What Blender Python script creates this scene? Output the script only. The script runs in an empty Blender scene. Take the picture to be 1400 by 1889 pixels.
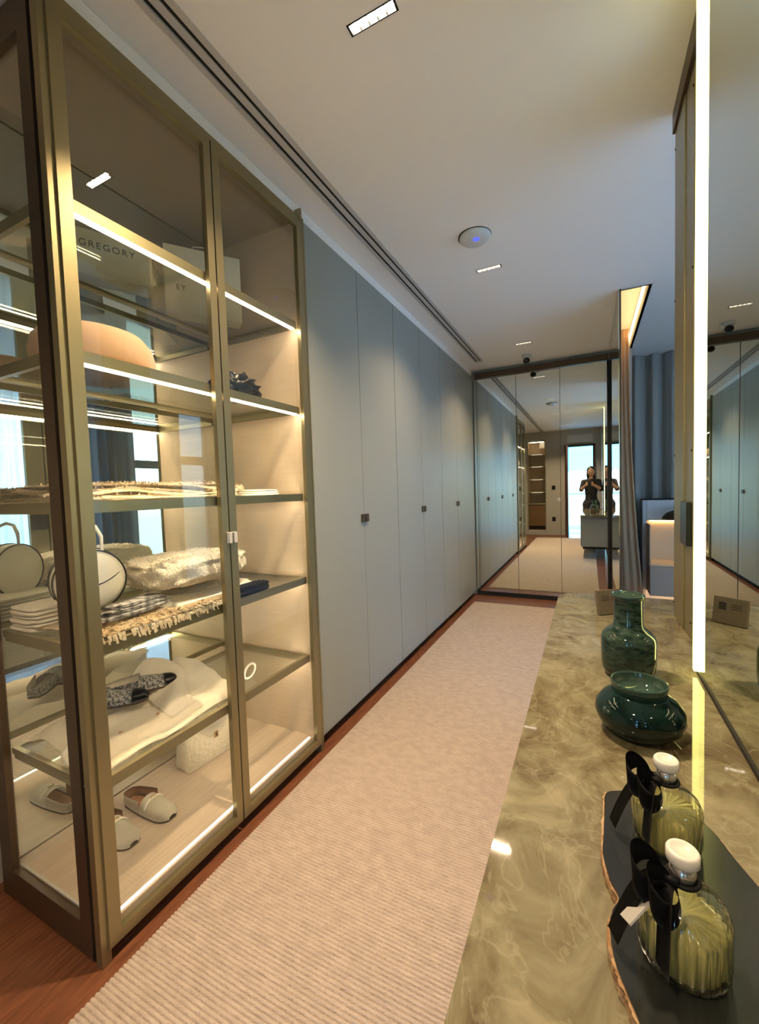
import bpy, bmesh, math, random
from mathutils import Vector, Matrix, noise
random.seed(7)
PI = math.pi
COL = bpy.context.scene.collection
SC = bpy.context.scene
# ---------------------------------------------------------------- camera
cam_d = bpy.data.cameras.new('camera'); cam = bpy.data.objects.new('camera', cam_d); COL.objects.link(cam)
EYE = 1.35
def cam_axes(yaw, pitch, roll):
    fw = Vector((-math.sin(yaw)*math.cos(pitch), math.cos(yaw)*math.cos(pitch), math.sin(pitch)))
    rt = Vector((math.cos(yaw), math.sin(yaw), 0)); up = rt.cross(fw)
    c, s = math.cos(roll), math.sin(roll)
    return c*rt+s*up, c*up-s*rt, fw
RT, UP, FW = cam_axes(0.461069562, -0.0513130888, -0.0323926159)
cam.matrix_world = Matrix(((RT.x, UP.x, -FW.x, 0), (RT.y, UP.y, -FW.y, 0), (RT.z, UP.z, -FW.z, EYE), (0, 0, 0, 1)))
cam_d.sensor_fit = 'VERTICAL'; cam_d.sensor_height = 36.0; cam_d.lens = 778.5665/1889*36.0; cam_d.clip_start = 0.02
SC.camera = cam
# ---------------------------------------------------------------- sky and exposure
world = bpy.data.worlds.new('sky'); SC.world = world; world.use_nodes = True
wn = world.node_tree; wn.nodes.clear()
w_out = wn.nodes.new('ShaderNodeOutputWorld'); w_bg = wn.nodes.new('ShaderNodeBackground'); w_bg.inputs[1].default_value = 11.0
w_tc = wn.nodes.new('ShaderNodeTexCoord'); w_sp = wn.nodes.new('ShaderNodeSeparateXYZ'); w_rp = wn.nodes.new('ShaderNodeValToRGB')
w_mr = wn.nodes.new('ShaderNodeMapRange'); w_mr.inputs[1].default_value = -0.4; w_mr.inputs[2].default_value = 0.8
wn.links.new(w_tc.outputs['Generated'], w_sp.inputs[0]); wn.links.new(w_sp.outputs[2], w_mr.inputs[0]); wn.links.new(w_mr.outputs[0], w_rp.inputs[0])
el = w_rp.color_ramp.elements
el[0].position = 0.0; el[0].color = (0.20, 0.27, 0.26, 1)
el[1].position = 1.0; el[1].color = (0.10, 0.26, 0.62, 1)
for p_, c_ in ((0.30, (0.30, 0.40, 0.40, 1)), (0.35, (0.62, 0.80, 0.88, 1)), (0.45, (0.50, 0.72, 0.92, 1)), (0.65, (0.24, 0.48, 0.85, 1))):
    e_ = el.new(p_); e_.color = c_
wn.links.new(w_rp.outputs[0], w_bg.inputs[0]); wn.links.new(w_bg.outputs[0], w_out.inputs[0])
SC.view_settings.view_transform = 'Standard'; SC.view_settings.look = 'None'
SC.view_settings.gamma = 1.0; SC.view_settings.use_curve_mapping = False
SC.view_settings.exposure = 1.3
def portal(name, loc, rot, sx, sy):
    d = bpy.data.lights.new(name, 'AREA'); d.shape = 'RECTANGLE'; d.size = sx; d.size_y = sy
    o = bpy.data.objects.new(name, d); COL.objects.link(o); o.location = loc; o.rotation_euler = rot
    d.cycles.is_portal = True
portal('window_portal', (3.21, 2.60, 1.40), (0, PI/2, 0), 2.8, 5.0)
portal('rear_door_portal', (-0.2, -1.95, 1.18), (-PI/2, 0, PI), 0.7, 2.3)
# ---------------------------------------------------------------- materials
MATS = {}
def mat(name, col, rough=0.5, metal=0.0, spec=0.5, trans=0.0, ior=1.45, bump=None, colvar=None, emit=None, sheen=0.0, coat=0.0):
    """bump=(scale,strength,dist); colvar=(col2,scale,detail)"""
    m = bpy.data.materials.new(name); m.use_nodes = True; t = m.node_tree; n = t.nodes; b = n['Principled BSDF']
    b.inputs['Base Color'].default_value = (*col, 1); b.inputs['Roughness'].default_value = rough; b.inputs['Metallic'].default_value = metal
    b.inputs['Specular IOR Level'].default_value = spec; b.inputs['Transmission Weight'].default_value = trans; b.inputs['IOR'].default_value = ior
    b.inputs['Sheen Weight'].default_value = sheen; b.inputs['Coat Weight'].default_value = coat
    tc = n.new('ShaderNodeTexCoord')
    if colvar:
        c2, sc, stretch = colvar
        mp = n.new('ShaderNodeMapping'); mp.inputs['Scale'].default_value = stretch
        no = n.new('ShaderNodeTexNoise'); no.inputs['Scale'].default_value = sc; no.inputs['Detail'].default_value = 5
        mx = n.new('ShaderNodeMix'); mx.data_type = 'RGBA'; mx.inputs[6].default_value = (*col, 1); mx.inputs[7].default_value = (*c2, 1)
        rp = n.new('ShaderNodeMapRange'); rp.inputs[1].default_value = 0.35; rp.inputs[2].default_value = 0.65
        t.links.new(tc.outputs['Object'], mp.inputs[0]); t.links.new(mp.outputs[0], no.inputs[0]); t.links.new(no.outputs[0], rp.inputs[0])
        t.links.new(rp.outputs[0], mx.inputs[0]); t.links.new(mx.outputs[2], b.inputs['Base Color'])
    if bump:
        no = n.new('ShaderNodeTexNoise'); no.inputs['Scale'].default_value = bump[0]; no.inputs['Detail'].default_value = 4
        bp = n.new('ShaderNodeBump'); bp.inputs['Strength'].default_value = bump[1]; bp.inputs['Distance'].default_value = bump[2]
        t.links.new(tc.outputs['Object'], no.inputs[0]); t.links.new(no.outputs[0], bp.inputs['Height']); t.links.new(bp.outputs[0], b.inputs['Normal'])
    if emit:
        b.inputs['Emission Color'].default_value = (*emit[0], 1); b.inputs['Emission Strength'].default_value = emit[1]
    MATS[name] = m; return m
def thin_glass(name, tint=(1, 1, 1), rough=0.0, boost=1.0):
    m = bpy.data.materials.new(name); m.use_nodes = True; t = m.node_tree; n = t.nodes; n.clear()
    o = n.new('ShaderNodeOutputMaterial'); mx = n.new('ShaderNodeMixShader'); tr = n.new('ShaderNodeBsdfTransparent'); gl = n.new('ShaderNodeBsdfGlossy')
    ge = n.new('ShaderNodeNewGeometry'); dt = n.new('ShaderNodeVectorMath'); dt.operation = 'DOT_PRODUCT'; ab = n.new('ShaderNodeMath'); ab.operation = 'ABSOLUTE'
    om = n.new('ShaderNodeMath'); om.operation = 'SUBTRACT'; om.inputs[0].default_value = 1.0; fr = n.new('ShaderNodeMath'); fr.operation = 'POWER'; fr.inputs[1].default_value = 5.0
    ml = n.new('ShaderNodeMath'); ml.operation = 'MULTIPLY_ADD'; ml.inputs[1].default_value = 0.96*boost; ml.inputs[2].default_value = 0.04*boost; ml.use_clamp = True
    t.links.new(ge.outputs['Normal'], dt.inputs[0]); t.links.new(ge.outputs['Incoming'], dt.inputs[1]); t.links.new(dt.outputs['Value'], ab.inputs[0]); t.links.new(ab.outputs[0], om.inputs[1]); t.links.new(om.outputs[0], fr.inputs[0])
    tr.inputs[0].default_value = (*tint, 1); gl.inputs['Roughness'].default_value = rough
    t.links.new(fr.outputs[0], ml.inputs[0]); t.links.new(ml.outputs[0], mx.inputs[0]); t.links.new(tr.outputs[0], mx.inputs[1]); t.links.new(gl.outputs[0], mx.inputs[2])
    t.links.new(mx.outputs[0], o.inputs[0]); MATS[name] = m; return m
def emis(name, col, s):
    m = bpy.data.materials.new(name); m.use_nodes = True; t = m.node_tree; t.nodes.clear()
    o = t.nodes.new('ShaderNodeOutputMaterial'); e = t.nodes.new('ShaderNodeEmission'); e.inputs[0].default_value = (*col, 1); e.inputs[1].default_value = s
    t.links.new(e.outputs[0], o.inputs[0]); MATS[name] = m; return m
ceil_m = mat('ceiling_paint', (0.88, 0.86, 0.82), 0.75, bump=(60, 0.03, 0.002))
wall_bed = mat('bedroom_wall_paint', (0.72, 0.73, 0.74), 0.8)
wall_m = mat('wall_paint', (0.42, 0.40, 0.36), 0.8, bump=(80, 0.05, 0.001))
wood_floor = mat('wood_floor', (0.20, 0.075, 0.035), 0.32, colvar=((0.11, 0.04, 0.02), 9, (12, 1, 1)), bump=(90, 0.05, 0.001))
rug_m = mat('rug_wool', (0.460, 0.378, 0.310), 0.95, spec=0.1, colvar=((0.395, 0.322, 0.262), 22, (1, 1.6, 1)), bump=(170, 0.9, 0.005), sheen=0.2)
door_m = mat('lacquered_glass_grey', (0.31, 0.325, 0.295), 0.36, spec=0.35, bump=(3, 0.02, 0.01))
bronze = mat('champagne_bronze', (0.34, 0.29, 0.165), 0.38, metal=0.85, bump=(200, 0.03, 0.0005))
bronze_dark = mat('dark_bronze', (0.11, 0.075, 0.05), 0.4, metal=0.7)
black_m = mat('black_shadow_gap', (0.01, 0.009, 0.008), 0.7)
black_gloss = mat('black_plastic', (0.008, 0.008, 0.009), 0.3)
mirror_m = mat('mirror', (0.80, 0.84, 0.80), 0.0, metal=1.0)
mirror_g = mat('greenish_mirror', (0.66, 0.71, 0.64), 0.0, metal=1.0)
glass_m = thin_glass('clear_glass', (0.97, 0.98, 0.96))
shelf_glass = thin_glass('shelf_glass', (0.90, 0.92, 0.88), 0.02, 1.2)
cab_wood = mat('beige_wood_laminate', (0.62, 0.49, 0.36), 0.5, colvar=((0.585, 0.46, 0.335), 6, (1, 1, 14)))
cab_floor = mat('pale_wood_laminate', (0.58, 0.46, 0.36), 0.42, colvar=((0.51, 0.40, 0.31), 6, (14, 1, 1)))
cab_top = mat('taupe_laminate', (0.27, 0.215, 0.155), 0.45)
led_m = emis('warm_led', (1.0, 0.80, 0.56), 16.0)
glow_soft = emis('soft_warm_glow', (1.0, 0.86, 0.66), 1.1)
bar_m = emis('yellow_led', (1.0, 0.90, 0.24), 4.2)
white_p = mat('white_plastic', (0.62, 0.62, 0.6), 0.4)
alu_m = mat('satin_white_metal', (0.55, 0.53, 0.50), 0.4)
def marble():
    m = mat('polished_quartzite', (0.33, 0.28, 0.19), 0.035, spec=0.5); t = m.node_tree; n = t.nodes; b = n['Principled BSDF']
    tc = n.new('ShaderNodeTexCoord'); mp = n.new('ShaderNodeMapping'); mp.inputs['Scale'].default_value = (1.0, 0.8, 1); mp.inputs['Rotation'].default_value = (0, 0, 0.7)
    no = n.new('ShaderNodeTexNoise'); no.inputs['Scale'].default_value = 9; no.inputs['Detail'].default_value = 10; no.inputs['Roughness'].default_value = 0.62; no.inputs['Distortion'].default_value = 1.1
    r1 = n.new('ShaderNodeValToRGB'); e = r1.color_ramp.elements
    e[0].position = 0.30; e[0].color = (0.070, 0.048, 0.026, 1); e[1].position = 0.74; e[1].color = (0.25, 0.220, 0.142, 1)
    k = e.new(0.43); k.color = (0.125, 0.106, 0.060, 1); k = e.new(0.55); k.color = (0.172, 0.155, 0.095, 1)
    n2 = n.new('ShaderNodeTexNoise'); n2.inputs['Scale'].default_value = 6.5; n2.inputs['Detail'].default_value = 6; n2.inputs['Distortion'].default_value = 2.2
    a1 = n.new('ShaderNodeMath'); a1.operation = 'SUBTRACT'; a1.inputs[1].default_value = 0.5
    a2 = n.new('ShaderNodeMath'); a2.operation = 'ABSOLUTE'
    mr = n.new('ShaderNodeMapRange'); mr.inputs[1].default_value = 0.0; mr.inputs[2].default_value = 0.02; mr.inputs[3].default_value = 0.28; mr.inputs[4].default_value = 0
    mx = n.new('ShaderNodeMix'); mx.data_type = 'RGBA'; mx.inputs[7].default_value = (0.31, 0.28, 0.19, 1)
    L = t.links.new
    L(tc.outputs['Object'], mp.inputs[0]); L(mp.outputs[0], no.inputs[0]); L(no.outputs[0], r1.inputs[0]); L(mp.outputs[0], n2.inputs[0])
    L(n2.outputs[0], a1.inputs[0]); L(a1.outputs[0], a2.inputs[0]); L(a2.outputs[0], mr.inputs[0]); L(mr.outputs[0], mx.inputs[0]); L(r1.outputs[0], mx.inputs[6]); L(mx.outputs[2], b.inputs['Base Color'])
    return m
stone_m = marble()
vanity_m = mat('grey_lacquer', (0.25, 0.25, 0.22), 0.35)
teal_m = mat('teal_art_glass', (0.008, 0.022, 0.017), 0.08, spec=0.5, trans=0.1, colvar=((0.040, 0.068, 0.050), 45, (1, 1, 2.4)))
teal_dark = mat('dark_teal_art_glass', (0.002, 0.008, 0.007), 0.04, spec=0.5, trans=0.05, colvar=((0.005, 0.020, 0.017), 22, (1, 1, 2)))
teal_rim = mat('green_clear_glass', (0.045, 0.09, 0.068), 0.04, trans=0.5)
crystal = thin_glass('ribbed_crystal', (0.93, 0.93, 0.76), 0.06, 3.5)
perfume = mat('pale_yellow_perfume', (0.44, 0.42, 0.23), 0.18, spec=0.8, trans=0.35, ior=1.4)
cap_m = mat('brushed_silver_cap', (0.72, 0.70, 0.66), 0.22, metal=0.9)
capglass = mat('frosted_white_cap', (0.60, 0.58, 0.54), 0.2)
ribbon_m = mat('black_satin_ribbon', (0.003, 0.003, 0.004), 0.6, spec=0.25)
tray_m = mat('black_slab', (0.013, 0.014, 0.014), 0.22, spec=0.5, colvar=((0.010, 0.012, 0.012), 9, (1, 1, 1)))
bark_m = mat('bark_edge', (0.22, 0.115, 0.045), 0.8, colvar=((0.42, 0.28, 0.15), 60, (1, 1, 1)), bump=(120, 0.8, 0.01))
kraft = mat('kraft_card', (0.125, 0.095, 0.058), 0.8)
ink = mat('dark_ink', (0.03, 0.022, 0.015), 0.7)
bag_m = mat('white_paper_bag', (0.62, 0.60, 0.52), 0.55)
hat_m = mat('beige_felt', (0.62, 0.40, 0.25), 0.85, sheen=0.2, bump=(90, 0.2, 0.003))
fur_m = mat('cream_fur', (0.80, 0.68, 0.52), 0.95, spec=0.1, colvar=((0.60, 0.46, 0.30), 30, (1, 1, 1)), bump=(120, 0.8, 0.01))
knit_m = mat('cream_knit', (0.85, 0.77, 0.64), 0.95, spec=0.1, bump=(150, 0.9, 0.01))
cloth_m = mat('ivory_cotton', (0.84, 0.78, 0.69), 0.85, spec=0.2, bump=(30, 0.15, 0.01))
leather_w = mat('cream_leather', (0.82, 0.76, 0.64), 0.45)
leather_t = mat('tan_leather_lining', (0.42, 0.20, 0.09), 0.55)
sole_m = mat('dark_sole', (0.07, 0.04, 0.025), 0.6)
def croc():
    m = mat('cream_croc_leather', (0.84, 0.76, 0.60), 0.38); t = m.node_tree; n = t.nodes
    tc = n.new('ShaderNodeTexCoord'); v = n.new('ShaderNodeTexVoronoi'); v.inputs['Scale'].default_value = 55; bp = n.new('ShaderNodeBump'); bp.inputs['Strength'].default_value = 0.8; bp.inputs['Distance'].default_value = 0.004
    t.links.new(tc.outputs['Object'], v.inputs[0]); t.links.new(v.outputs[0], bp.inputs['Height']); t.links.new(bp.outputs[0], n['Principled BSDF'].inputs['Normal']); return m
croc_m = croc()
tweed_m = mat('black_white_tweed', (0.03, 0.03, 0.035), 0.9, colvar=((0.65, 0.62, 0.60), 130, (1, 1, 1)))
pattern_m = mat('black_white_print', (0.02, 0.02, 0.022), 0.6, colvar=((0.62, 0.60, 0.60), 45, (1, 1, 1)))
gold_m = mat('gold_metal', (0.70, 0.52, 0.25), 0.25, metal=1.0)
navy_m = mat('black_wool', (0.008, 0.008, 0.009), 0.9, spec=0.2)
curt_m = mat('grey_velvet_curtain', (0.60, 0.575, 0.53), 0.9, sheen=0.3)
drape_m = mat('beige_linen_drape', (0.80, 0.55, 0.33), 0.9)
head_m = mat('pale_grey_upholstery', (0.62, 0.60, 0.58), 0.8)
taupe_m = mat('taupe_lacquer', (0.46, 0.34, 0.25), 0.45)
niche_m = mat('ivory_lacquer', (0.75, 0.55, 0.32), 0.5)
bedfloor_m = mat('bedroom_carpet', (0.70, 0.70, 0.70), 0.9)
frame_m = mat('white_window_frame', (0.55, 0.58, 0.58), 0.4)
darkwood = mat('dark_red_wood', (0.055, 0.018, 0.010), 0.4)
cove_m = mat('cove_cream', (0.82, 0.74, 0.56), 0.8)
cove_led = emis('cove_led', (1.0, 0.80, 0.50), 5.0)
cell_m = emis('downlight_cell', (1.0, 0.86, 0.70), 60.0)
blue_led = emis('blue_status_led', (0.10, 0.13, 1.0), 0.6)
skin_m = mat('skin', (0.50, 0.30, 0.21), 0.5)
hair_m = mat('black_hair', (0.010, 0.008, 0.008), 0.45)
top_m = mat('black_blouse', (0.015, 0.015, 0.018), 0.8)
trouser_m = mat('dark_trousers', (0.03, 0.03, 0.04), 0.8)
terrace_m = mat('terrace_tile', (0.16, 0.42, 0.52), 0.4)
leaf_m = mat('green_leaves', (0.06, 0.14, 0.05), 0.7)
# ---------------------------------------------------------------- helpers
def link_bm(name, bm, m, parent=None, smooth=False, loc=None, rot=None):
    me = bpy.data.meshes.new(name); bmesh.ops.recalc_face_normals(bm, faces=bm.faces[:]); bm.to_mesh(me); bm.free()
    if m: me.materials.append(m)
    if smooth:
        for p in me.polygons: p.use_smooth = True
    o = bpy.data.objects.new(name, me); COL.objects.link(o)
    if loc: o.location = loc
    if rot: o.rotation_euler = rot
    if parent: o.parent = parent
    return o
def add_box(bm, x0, x1, y0, y1, z0, z1, bev=0.0, mx=None):
    r = bmesh.ops.create_cube(bm, size=1.0); vs = r['verts']
    for v in vs: v.co = Vector(((x0+x1)/2+v.co.x*(x1-x0), (y0+y1)/2+v.co.y*(y1-y0), (z0+z1)/2+v.co.z*(z1-z0)))
    if bev > 0:
        es = list({e for v in vs for e in v.link_edges}); r2 = bmesh.ops.bevel(bm, geom=es, offset=bev, segments=2, affect='EDGES', profile=0.5)
        vs = list({v for f in r2['faces'] for v in f.verts} | {v for v in vs if v.is_valid})
    if mx:
        for v in vs: v.co = mx @ v.co
    return vs
def box(name, m, b, parent=None, bev=0.0, smooth=False):
    bm = bmesh.new(); add_box(bm, *b, bev=bev); return link_bm(name, bm, m, parent, smooth)
def boxes(name, m, bs, parent=None, bev=0.0):
    bm = bmesh.new()
    for b in bs: add_box(bm, *b, bev=bev)
    return link_bm(name, bm, m, parent)
def lathe(name, m, prof, parent=None, seg=40, loc=None, rot=None, ribs=0, amp=0.0, rz0=-1e9, rz1=1e9, sx=1.0, sy=1.0):
    bm = bmesh.new(); rings = []
    for r, z in prof:
        ring = []
        for k in range(seg):
            a = 2*PI*k/seg; rr = r
            if ribs and rz0 <= z <= rz1: rr = r*(1+amp*(abs(math.cos(ribs*a/2))-0.6)*min(1.0, 0.25+(z-rz0)/0.02))
            ring.append(bm.verts.new((rr*math.cos(a)*sx, rr*math.sin(a)*sy, z)))
        rings.append(ring)
    for a, b in zip(rings[:-1], rings[1:]):
        for k in range(seg): bm.faces.new((a[k], a[(k+1) % seg], b[(k+1) % seg], b[k]))
    if prof[0][0] > 1e-4: bm.faces.new(rings[0][::-1])
    if prof[-1][0] > 1e-4: bm.faces.new(rings[-1])
    bmesh.ops.remove_doubles(bm, verts=bm.verts[:], dist=1e-6)
    return link_bm(name, bm, m, parent, True, loc, rot)
def tube(name, m, pts, rad, parent=None, seg=8, cyc=False, flat=1.0):
    bm = bmesh.new(); n = len(pts); P = [Vector(p) for p in pts]; rings = []
    for i, p in enumerate(P):
        t = (P[(i+1) % n]-P[i-1]) if cyc else (P[min(i+1, n-1)]-P[max(i-1, 0)])
        t.normalize(); a = t.cross(Vector((0, 0, 1)))
        if a.length < 1e-3: a = t.cross(Vector((1, 0, 0)))
        a.normalize(); b = a.cross(t).normalized(); r = rad[i] if isinstance(rad, (list, tuple)) else rad
        rings.append([bm.verts.new(p+a*math.cos(2*PI*k/seg)*r+b*math.sin(2*PI*k/seg)*r*flat) for k in range(seg)])
    prs = list(zip(rings[:-1], rings[1:]))+([(rings[-1], rings[0])] if cyc else [])
    for a, b in prs:
        for k in range(seg): bm.faces.new((a[k], a[(k+1) % seg], b[(k+1) % seg], b[k]))
    if not cyc: bm.faces.new(rings[0][::-1]); bm.faces.new(rings[-1])
    return link_bm(name, bm, m, parent, True)
def prism(name, m, outline, z0, z1, parent=None, smooth=False, bev=0.0):
    bm = bmesh.new(); lo = [bm.verts.new((x, y, z0)) for x, y in outline]; hi = [bm.verts.new((x, y, z1)) for x, y in outline]; n = len(lo)
    bm.faces.new(lo[::-1]); bm.faces.new(hi)
    for k in range(n): bm.faces.new((lo[k], lo[(k+1) % n], hi[(k+1) % n], hi[k]))
    if bev: bmesh.ops.bevel(bm, geom=bm.edges[:], offset=bev, segments=2, affect='EDGES')
    return link_bm(name, bm, m, parent, smooth)
def grid_mesh(name, m, nx, ny, fn, parent=None, thick=0.0, smooth=True):
    bm = bmesh.new(); V = [[bm.verts.new(fn(i/(nx-1), j/(ny-1))) for j in range(ny)] for i in range(nx)]
    for i in range(nx-1):
        for j in range(ny-1): bm.faces.new((V[i][j], V[i+1][j], V[i+1][j+1], V[i][j+1]))
    if thick: bmesh.ops.solidify(bm, geom=bm.faces[:], thickness=thick)
    return link_bm(name, bm, m, parent, smooth)
def blob(name, m, loc, rad, parent=None, amp=0.1, fr=3.0, sub=4, power=1.0, seed=0, flatbot=None, yaw=0.0):
    bm = bmesh.new(); bmesh.ops.create_icosphere(bm, subdivisions=sub, radius=1.0); off = Vector((seed*3.1, seed*1.7, 0)); cz, sz = math.cos(yaw), math.sin(yaw)
    for v in bm.verts:
        c = v.co.copy(); d = 1+amp*noise.noise(c*fr+off)
        if power != 1.0: c = Vector([math.copysign(abs(q)**power, q) for q in c])
        x, y, z = c.x*rad[0]*d, c.y*rad[1]*d, c.z*rad[2]*d
        if flatbot is not None: z = max(z, flatbot)
        v.co = Vector((x*cz-y*sz, x*sz+y*cz, z))
    return link_bm(name, bm, m, parent, True, loc)
def thing(name, label, cat, loc=(0, 0, 0), group=None, rot=None):
    o = bpy.data.objects.new(name, None); COL.objects.link(o); o.location = loc; o.empty_display_size = 0.05
    if rot: o.rotation_euler = rot
    o['label'] = label; o['category'] = cat
    if group: o['group'] = group
    return o
def tag(o, label, cat, group=None, kind=None):
    o['label'] = label; o['category'] = cat
    if group: o['group'] = group
    if kind: o['kind'] = kind
    return o
def struct(o): o['kind'] = 'structure'; return o
def text_mesh(name, m, body, size, parent, loc, rot, depth=0.0006, sx=1.0):
    c = bpy.data.curves.new(name, 'FONT'); c.body = body; c.size = size; c.extrude = depth; c.align_x = 'CENTER'; c.align_y = 'CENTER'; c.space_character = 1.25
    c.materials.append(m); tmp = bpy.data.objects.new('tmp', c); COL.objects.link(tmp); bpy.context.view_layer.update()
    me = bpy.data.meshes.new_from_object(tmp.evaluated_get(bpy.context.evaluated_depsgraph_get())); bpy.data.objects.remove(tmp)
    o = bpy.data.objects.new(name, me); COL.objects.link(o); o.parent = parent; o.location = loc; o.rotation_euler = rot; o.scale = (sx, 1, 1)
    return o
def local(o, root):   # keep world position when parented to an Empty placed at a base point
    o.parent = root; o.location = Vector(o.location)-Vector(root.location); return o
# positions taken from the photograph
H = 2.77; XM = -1.80; YB = 0.65; YE = 1.75; XF = -1.25; YEND = 5.25; CT = 0.80; RX = 0.275
# ---------------------------------------------------------------- setting
struct(box('floor', wood_floor, (-1.95, 0.42, -1.85, 5.95, -0.06, 0.0)))
struct(box('floor', bedfloor_m, (0.42, 3.25, -0.3, 5.95, -0.06, 0.0)))
def ceiling():
    bm = bmesh.new(); holes = [(-1.132, -1.117, -1.70, 4.86), (-1.091, -1.076, -1.70, 4.86), (0.225, 0.40, 3.70, 5.45)]
    for y in LAMPS: holes.append((-0.655, -0.495, y, y+0.036))
    xs = sorted({-1.95, 3.25, *[h[0] for h in holes], *[h[1] for h in holes]}); ys = sorted({-1.85, 5.95, *[h[2] for h in holes], *[h[3] for h in holes]})
    for i in range(len(xs)-1):
        for j in range(len(ys)-1):
            cx, cy = (xs[i]+xs[i+1])/2, (ys[j]+ys[j+1])/2
            if any(h[0] < cx < h[1] and h[2] < cy < h[3] for h in holes): continue
            bm.faces.new([bm.verts.new((a, b, H)) for a, b in ((xs[i], ys[j]), (xs[i], ys[j+1]), (xs[i+1], ys[j+1]), (xs[i+1], ys[j]))])
    bmesh.ops.remove_doubles(bm, verts=bm.verts[:], dist=1e-5)
    add_box(bm, -1.95, 3.25, -1.85, 5.95, 3.0, 3.05)
    return link_bm('ceiling', bm, ceil_m)
LAMPS = (1.198, 2.853, 4.490, -0.60)
struct(ceiling())
struct(box('wall_left', wall_m, (-1.95, -1.88, -1.85, 5.95, 0, 3.0)))
struct(box('wall_far', wall_bed, (-1.88, 3.1, 5.88, 5.95, 0, 3.0)))
struct(box('wall_right', wall_m, (0.30, 0.42, -1.72, 1.455, 0, 3.0)))
struct(box('wall_bedroom_near', wall_bed, (0.42, 3.1, -0.3, -0.22, 0, 3.0)))
struct(boxes('wall_rear', wall_m, [(-1.88, -1.50, -1.82, -1.70, 0, 3.0), (-1.03, -0.55, -1.82, -1.70, 0, 3.0), (0.14, 0.30, -1.82, -1.70, 0, 3.0),
    (-0.55, 0.14, -1.82, -1.70, 2.35, 3.0), (-1.50, -1.03, -1.82, -1.70, 2.56, 3.0), (-1.50, -1.03, -1.82, -1.70, 0, 0.10)]))
struct(box('wall_right', wall_m, (0.30, 0.42, -1.85, -1.72, 0, 3.0)))
# bedroom window wall (x = 3.1): a wide curtained window, a pier, a narrow clear window
struct(boxes('wall_window', wall_bed, [(3.1, 3.2, -0.3, 0.15, 0, 3.0), (3.1, 3.2, 3.25, 4.38, 0, 3.0), (3.1, 3.2, 5.02, 5.95, 0, 3.0), (3.1, 3.2, 0.15, 5.02, 2.68, 3.0), (3.1, 3.2, 0.15, 5.02, 0, 0.06)]))
w1 = boxes('window_1', frame_m, [(3.12, 3.17, 4.38, 4.43, 0.06, 2.68), (3.12, 3.17, 4.97, 5.02, 0.06, 2.68), (3.12, 3.17, 4.43, 4.97, 0.06, 0.11), (3.12, 3.17, 4.43, 4.97, 2.63, 2.68)]); struct(w1)
box('transom', mat('greenish_frame', (0.28, 0.36, 0.34), 0.4), (3.115, 3.175, 4.43, 4.97, 1.85, 1.98), w1)
box('pane', thin_glass('sky_dimming_tint', (0.42, 0.45, 0.46)), (3.14, 3.148, 4.43, 4.97, 0.11, 2.63), w1)  # tint added to dim the sky as mirrored in the cabinet
w2 = boxes('window_2', frame_m, [(3.12, 3.17, y, y+0.05, 0.06, 2.68) for y in (0.15, 1.17, 2.19, 3.20)]+[(3.12, 3.17, 0.20, 3.20, 0.06, 0.11), (3.12, 3.17, 0.20, 3.20, 2.63, 2.68)]); struct(w2)
for a, c in ((0.20, 1.17), (1.22, 2.19), (2.24, 3.20)): box('pane', glass_m, (3.14, 3.148, a, c, 0.11, 2.63), w2)
# rear doorway and the terrace behind it
d1 = boxes('door_1', darkwood, [(-0.56, -0.50, -1.84, -1.66, 0, 2.37), (0.10, 0.16, -1.84, -1.66, 0, 2.37), (-0.56, 0.16, -1.84, -1.66, 2.32, 2.37)]); struct(d1)
dl = box('door_leaf', darkwood, (-0.50, -0.46, -1.66, -1.02, 0.01, 2.31), d1, 0.003)
struct(box('trim_1', alu_m, (-0.50, 0.10, -1.695, -1.675, 2.42, 2.62)))
struct(box('floor', terrace_m, (-1.2, 1.0, -4.6, -1.85, -0.06, 0.0)))
struct(box('trim_2', alu_m, (-1.2, 1.0, -4.55, -4.5, 1.0, 1.06)))
w3 = boxes('added_tint_window', alu_m, [(-1.2, -1.15, -3.02, -2.98, 0, 2.75), (0.95, 1.0, -3.02, -2.98, 0, 2.75), (-1.15, 0.95, -3.02, -2.98, 1.68, 1.74)]); struct(w3)  # added window, its tinted panes colour and dim the rear daylight
box('pane', thin_glass('blue_tinted_glass', (0.26, 0.50, 0.60)), (-1.15, 0.95, -3.004, -2.998, 1.74, 2.75), w3); box('pane', thin_glass('pale_tinted_glass', (0.60, 0.74, 0.78)), (-1.15, 0.95, -3.004, -2.998, 0.02, 1.68), w3)
struct(box('trim_3', alu_m, (-1.2, 1.0, -2.02, -1.9, 2.35, 2.75)))
# soffit filler over the wardrobes
struct(box('trim_4', ceil_m, (-1.88, -1.285, 0.62, 5.25, 2.71, H-0.001)))
# linear air diffuser in the ceiling
ad = thing('air_diffuser', 'long white two-slot air diffuser running along the ceiling beside the wardrobes', 'air vent', (-1.10, 1.5, H))
def put(o, root): o.location = Vector(o.location)-Vector(root.location); o.parent = root; return o
put(boxes('diffuser_frame', alu_m, [(-1.150, -1.132, -1.70, 4.88, H-0.006, H+0.001), (-1.117, -1.091, -1.70, 4.88, H-0.004, H+0.001), (-1.076, -1.056, -1.70, 4.88, H-0.006, H+0.001), (-1.15, -1.056, 4.86, 4.88, H-0.006, H+0.001)]), ad)
put(boxes('slot', black_m, [(-1.132, -1.117, -1.70, 4.86, H+0.0012, H+0.06)]), ad); put(boxes('slot', black_m, [(-1.091, -1.076, -1.70, 4.86, H+0.0012, H+0.06)]), ad)
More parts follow.
